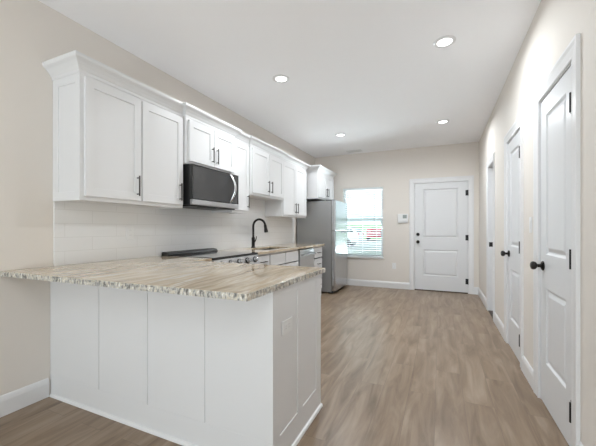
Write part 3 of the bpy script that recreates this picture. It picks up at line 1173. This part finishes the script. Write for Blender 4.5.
# ------------------------------------------------------------------ plates, switch, thermostat
def outlet(F, u, w, n, label, horizontal=False, name='electrical_outlet'):
    o = thing(name, F(u, w, n), label, 'outlet', 'white electrical outlets')
    a, b = (0.06, 0.036) if horizontal else (0.036, 0.06)
    pl = MB().fbox(F, u - a, u + a, w - b, w + b, n + 0.0003, n + 0.006).build('cover_plate', 'plate', o, bevel=0.0025)
    for s in (-1, 1):
        uu, ww = (u + s * 0.021, w) if horizontal else (u, w + s * 0.021)
        r = MB().fbox(F, uu - 0.014, uu + 0.014, ww - 0.014, ww + 0.014, n + 0.006, n + 0.0075).build('socket', 'plate', pl, bevel=0.001)
        mb = MB()
        for q in (-1, 1):
            if horizontal:
                mb.fbox(F, uu - 0.004, uu + 0.004, ww + q * 0.006 - 0.001, ww + q * 0.006 + 0.001, n + 0.0074, n + 0.0078)
            else:
                mb.fbox(F, uu + q * 0.006 - 0.001, uu + q * 0.006 + 0.001, ww - 0.004, ww + 0.004, n + 0.0074, n + 0.0078)
        mb.build('slots', 'slot', r)
    return o


outlet(FBK, 1.683, 0.445, 0, 'white outlet low on the far wall between window and front door')
outlet(FK, 1.955, 1.145, 0.0105, 'white outlet on the backsplash left of the range')
outlet(Frame((PX - 0.0045, 0, 0), (0, 1, 0), (1, 0, 0)), 1.488, 0.672, 0, 'white outlet on the end panel of the peninsula', horizontal=True)
sw = thing('light_switch', (W, 2.935, 1.21), 'white rocker light switch on the wall between the two nearest interior doors', 'switch')
pl = MB().fbox(FRW, 2.935 - 0.036, 2.935 + 0.036, 1.15, 1.27, 0.0003, 0.006).build('cover_plate', 'plate', sw, bevel=0.0025)
MB().fbox(FRW, 2.935 - 0.016, 2.935 + 0.016, 1.178, 1.242, 0.006, 0.009).build('rocker', 'plate', pl, bevel=0.002)
th = thing('alarm_keypad', (1.85, D, 1.385), 'white wall keypad with grey screen left of the front door', 'keypad')
MB().fbox(FBK, 1.752, 1.950, 1.335, 1.475, 0.0003, 0.026).build('case', 'plate', th, bevel=0.006)
MB().fbox(FBK, 1.85, 1.925, 1.385, 1.455, 0.026, 0.0275).build('screen', 'screen', th)
MB().fbox(FBK, 1.757, 1.945, 1.300, 1.334, 0.0003, 0.032).build('lower_ledge', 'plate', th, bevel=0.004)

# ------------------------------------------------------------------ ceiling lights and vent
def can_light(x, y, label):
    o = thing('recessed_light', (x, y, H), label, 'ceiling light', 'recessed ceiling lights')
    MB().lathe([(0.0565, -0.003), (0.060, -0.009), (0.076, -0.010), (0.088, -0.004), (0.089, -0.0005), (0.0565, -0.0005)], (x, y, H), (0, 0, 1), 32).build('trim_ring', 'trim', o, smooth=True)
    MB().lathe([(0.0, -0.0125), (0.028, -0.0115), (0.045, -0.008), (0.056, -0.0035), (0.056, -0.001), (0, -0.001)], (x, y, H), (0, 0, 1), 32).build('lens', 'lens', o, smooth=True)
    d = bpy.data.lights.new('lamp', 'AREA')
    d.shape = 'DISK'
    d.size = 0.10
    d.spread = math.radians(168)
    d.energy = CAN_W
    d.color = (0.91, 0.965, 1.0)
    lo = bpy.data.objects.new('lamp', d)
    lo.parent = o
    lo.location = (0, 0, -0.018)
    COL.objects.link(lo)
    return o


proto = can_light(2.555, 2.93, 'recessed ceiling light nearest the viewer on the right')
for x, y, lab in ((1.005, 2.95, 'recessed ceiling light nearest the viewer on the left, above the range side'),
                  (1.005, 5.115, 'far left recessed ceiling light, toward the refrigerator'),
                  (2.556, 5.10, 'far right recessed ceiling light, toward the front door')):
    c = copy_tree(proto)
    c.location = (x, y, H)
    c['label'] = lab

vt = thing('ceiling_vent', (0.94, 6.29, H), 'small white ceiling air vent near the far wall', 'vent')
mb = MB()
for a, b, c, d in ((0.79, 1.09, 6.21, 6.235), (0.79, 1.09, 6.345, 6.37), (0.79, 0.815, 6.235, 6.345), (1.065, 1.09, 6.235, 6.345)):
    mb.box(a, b, c, d, H - 0.008, H - 0.0005)
mb.build('frame', 'trim', vt, bevel=0.002)
MB().box(0.815, 1.065, 6.235, 6.345, H - 0.002, H - 0.0008).build('duct_shade_sheet', 'vent_dark', vt)  # flat dark sheet, the shade inside the duct put into its colour
mb = MB()
for k in range(6):
    y = 6.245 + k * 0.018
    mb.prism([(y, H - 0.002), (y + 0.012, H - 0.009), (y + 0.0135, H - 0.0085), (y + 0.0015, H - 0.002)], lambda a, b, h: (h, a, b), 0.816, 1.064)
mb.build('louvres', 'trim', vt)

# ------------------------------------------------------------------ outside the window
GZ = -0.15
tag(MB().box(-60, 60, D + 0.5, D + 34, GZ - 0.2, GZ).build('parking_lot', 'asphalt'), 'pale concrete parking area outside the window', 'ground', kind='structure')
tag(MB().prism([(D + 34, GZ - 0.2), (D + 34, GZ + 0.02), (D + 60, GZ + 0.9), (D + 120, GZ + 4.4), (D + 120, GZ - 0.2)], lambda a, b, h: (h, a, b), -110, 60)
    .build('lawn', 'grass'), 'green grassy slope beyond the parked cars', 'ground', kind='structure')


def car(name, x, y, colour, label, rot, suv=True, L=4.5, Wd=1.85, Hh=1.75):
    o = thing(name, (0, 0, 0), label, 'car')
    hw = Wd / 2
    prof = [(-L / 2, 0.35), (-L / 2 - 0.04, 0.75), (-L / 2 + 0.05, 0.98), (-L / 2 + 0.25, Hh - 0.1), (-L / 2 + 0.6, Hh), (0.4, Hh - 0.02), (1.05, 1.12),
            (L / 2 - 0.25, 0.95), (L / 2, 0.75), (L / 2 - 0.02, 0.35)]
    MB().prism(prof, lambda a, b, h: (a, h, b), -hw, hw).build('body', colour, o, bevel=0.09, smooth=True, seg=3)
    glass = [(-L / 2 + 0.32, 1.10), (-L / 2 + 0.45, Hh - 0.16), (0.30, Hh - 0.16), (0.82, 1.14)]
    for s in (-1, 1):
        MB().prism(glass, lambda a, b, h: (a, h, b), s * (hw - 0.02), s * (hw + 0.008)).build('side_window', 'carglass', o)
    MB().prism([(-L / 2 + 0.05, 1.08), (-L / 2 + 0.19, Hh - 0.2), (-L / 2 + 0.23, Hh - 0.2), (-L / 2 + 0.10, 1.08)], lambda a, b, h: (a, h, b), -hw + 0.2, hw - 0.2).build('rear_window', 'carglass', o)
    MB().prism([(0.50, Hh - 0.12), (1.00, 1.16), (1.03, 1.16), (0.54, Hh - 0.11)], lambda a, b, h: (a, h, b), -hw + 0.18, hw - 0.18).build('windscreen', 'carglass', o)
    for s in (-1, 1):
        MB().box(-L / 2 - 0.05, -L / 2 + 0.05, s * (hw - 0.18) - 0.09, s * (hw - 0.18) + 0.09, 0.82, 1.02).build('tail_lamp', 'lamp_red', o, bevel=0.01)
        for wx in (-L / 2 + 0.85, L / 2 - 0.85):
            MB().lathe([(0.2, -0.1), (0.31, -0.11), (0.34, -0.07), (0.34, 0.07), (0.31, 0.11), (0.2, 0.1)], (wx, s * (hw - 0.08), 0.34), (0, 1, 0), 20).build('wheel', 'tyre', o, smooth=True)
    o.location = (x, y, GZ)
    o.rotation_euler = (0, 0, rot)
    return o


car('parked_car', -4.45, 38.0, 'car_red', 'red vehicle parked outside, seen through the right side of the blind', math.radians(97), L=4.3, Wd=1.82, Hh=1.42)
car('parked_car', -5.15, 23.5, 'car_white', 'white vehicle parked outside, seen through the left side of the blind', math.radians(180), L=4.5, Wd=1.8, Hh=1.46)
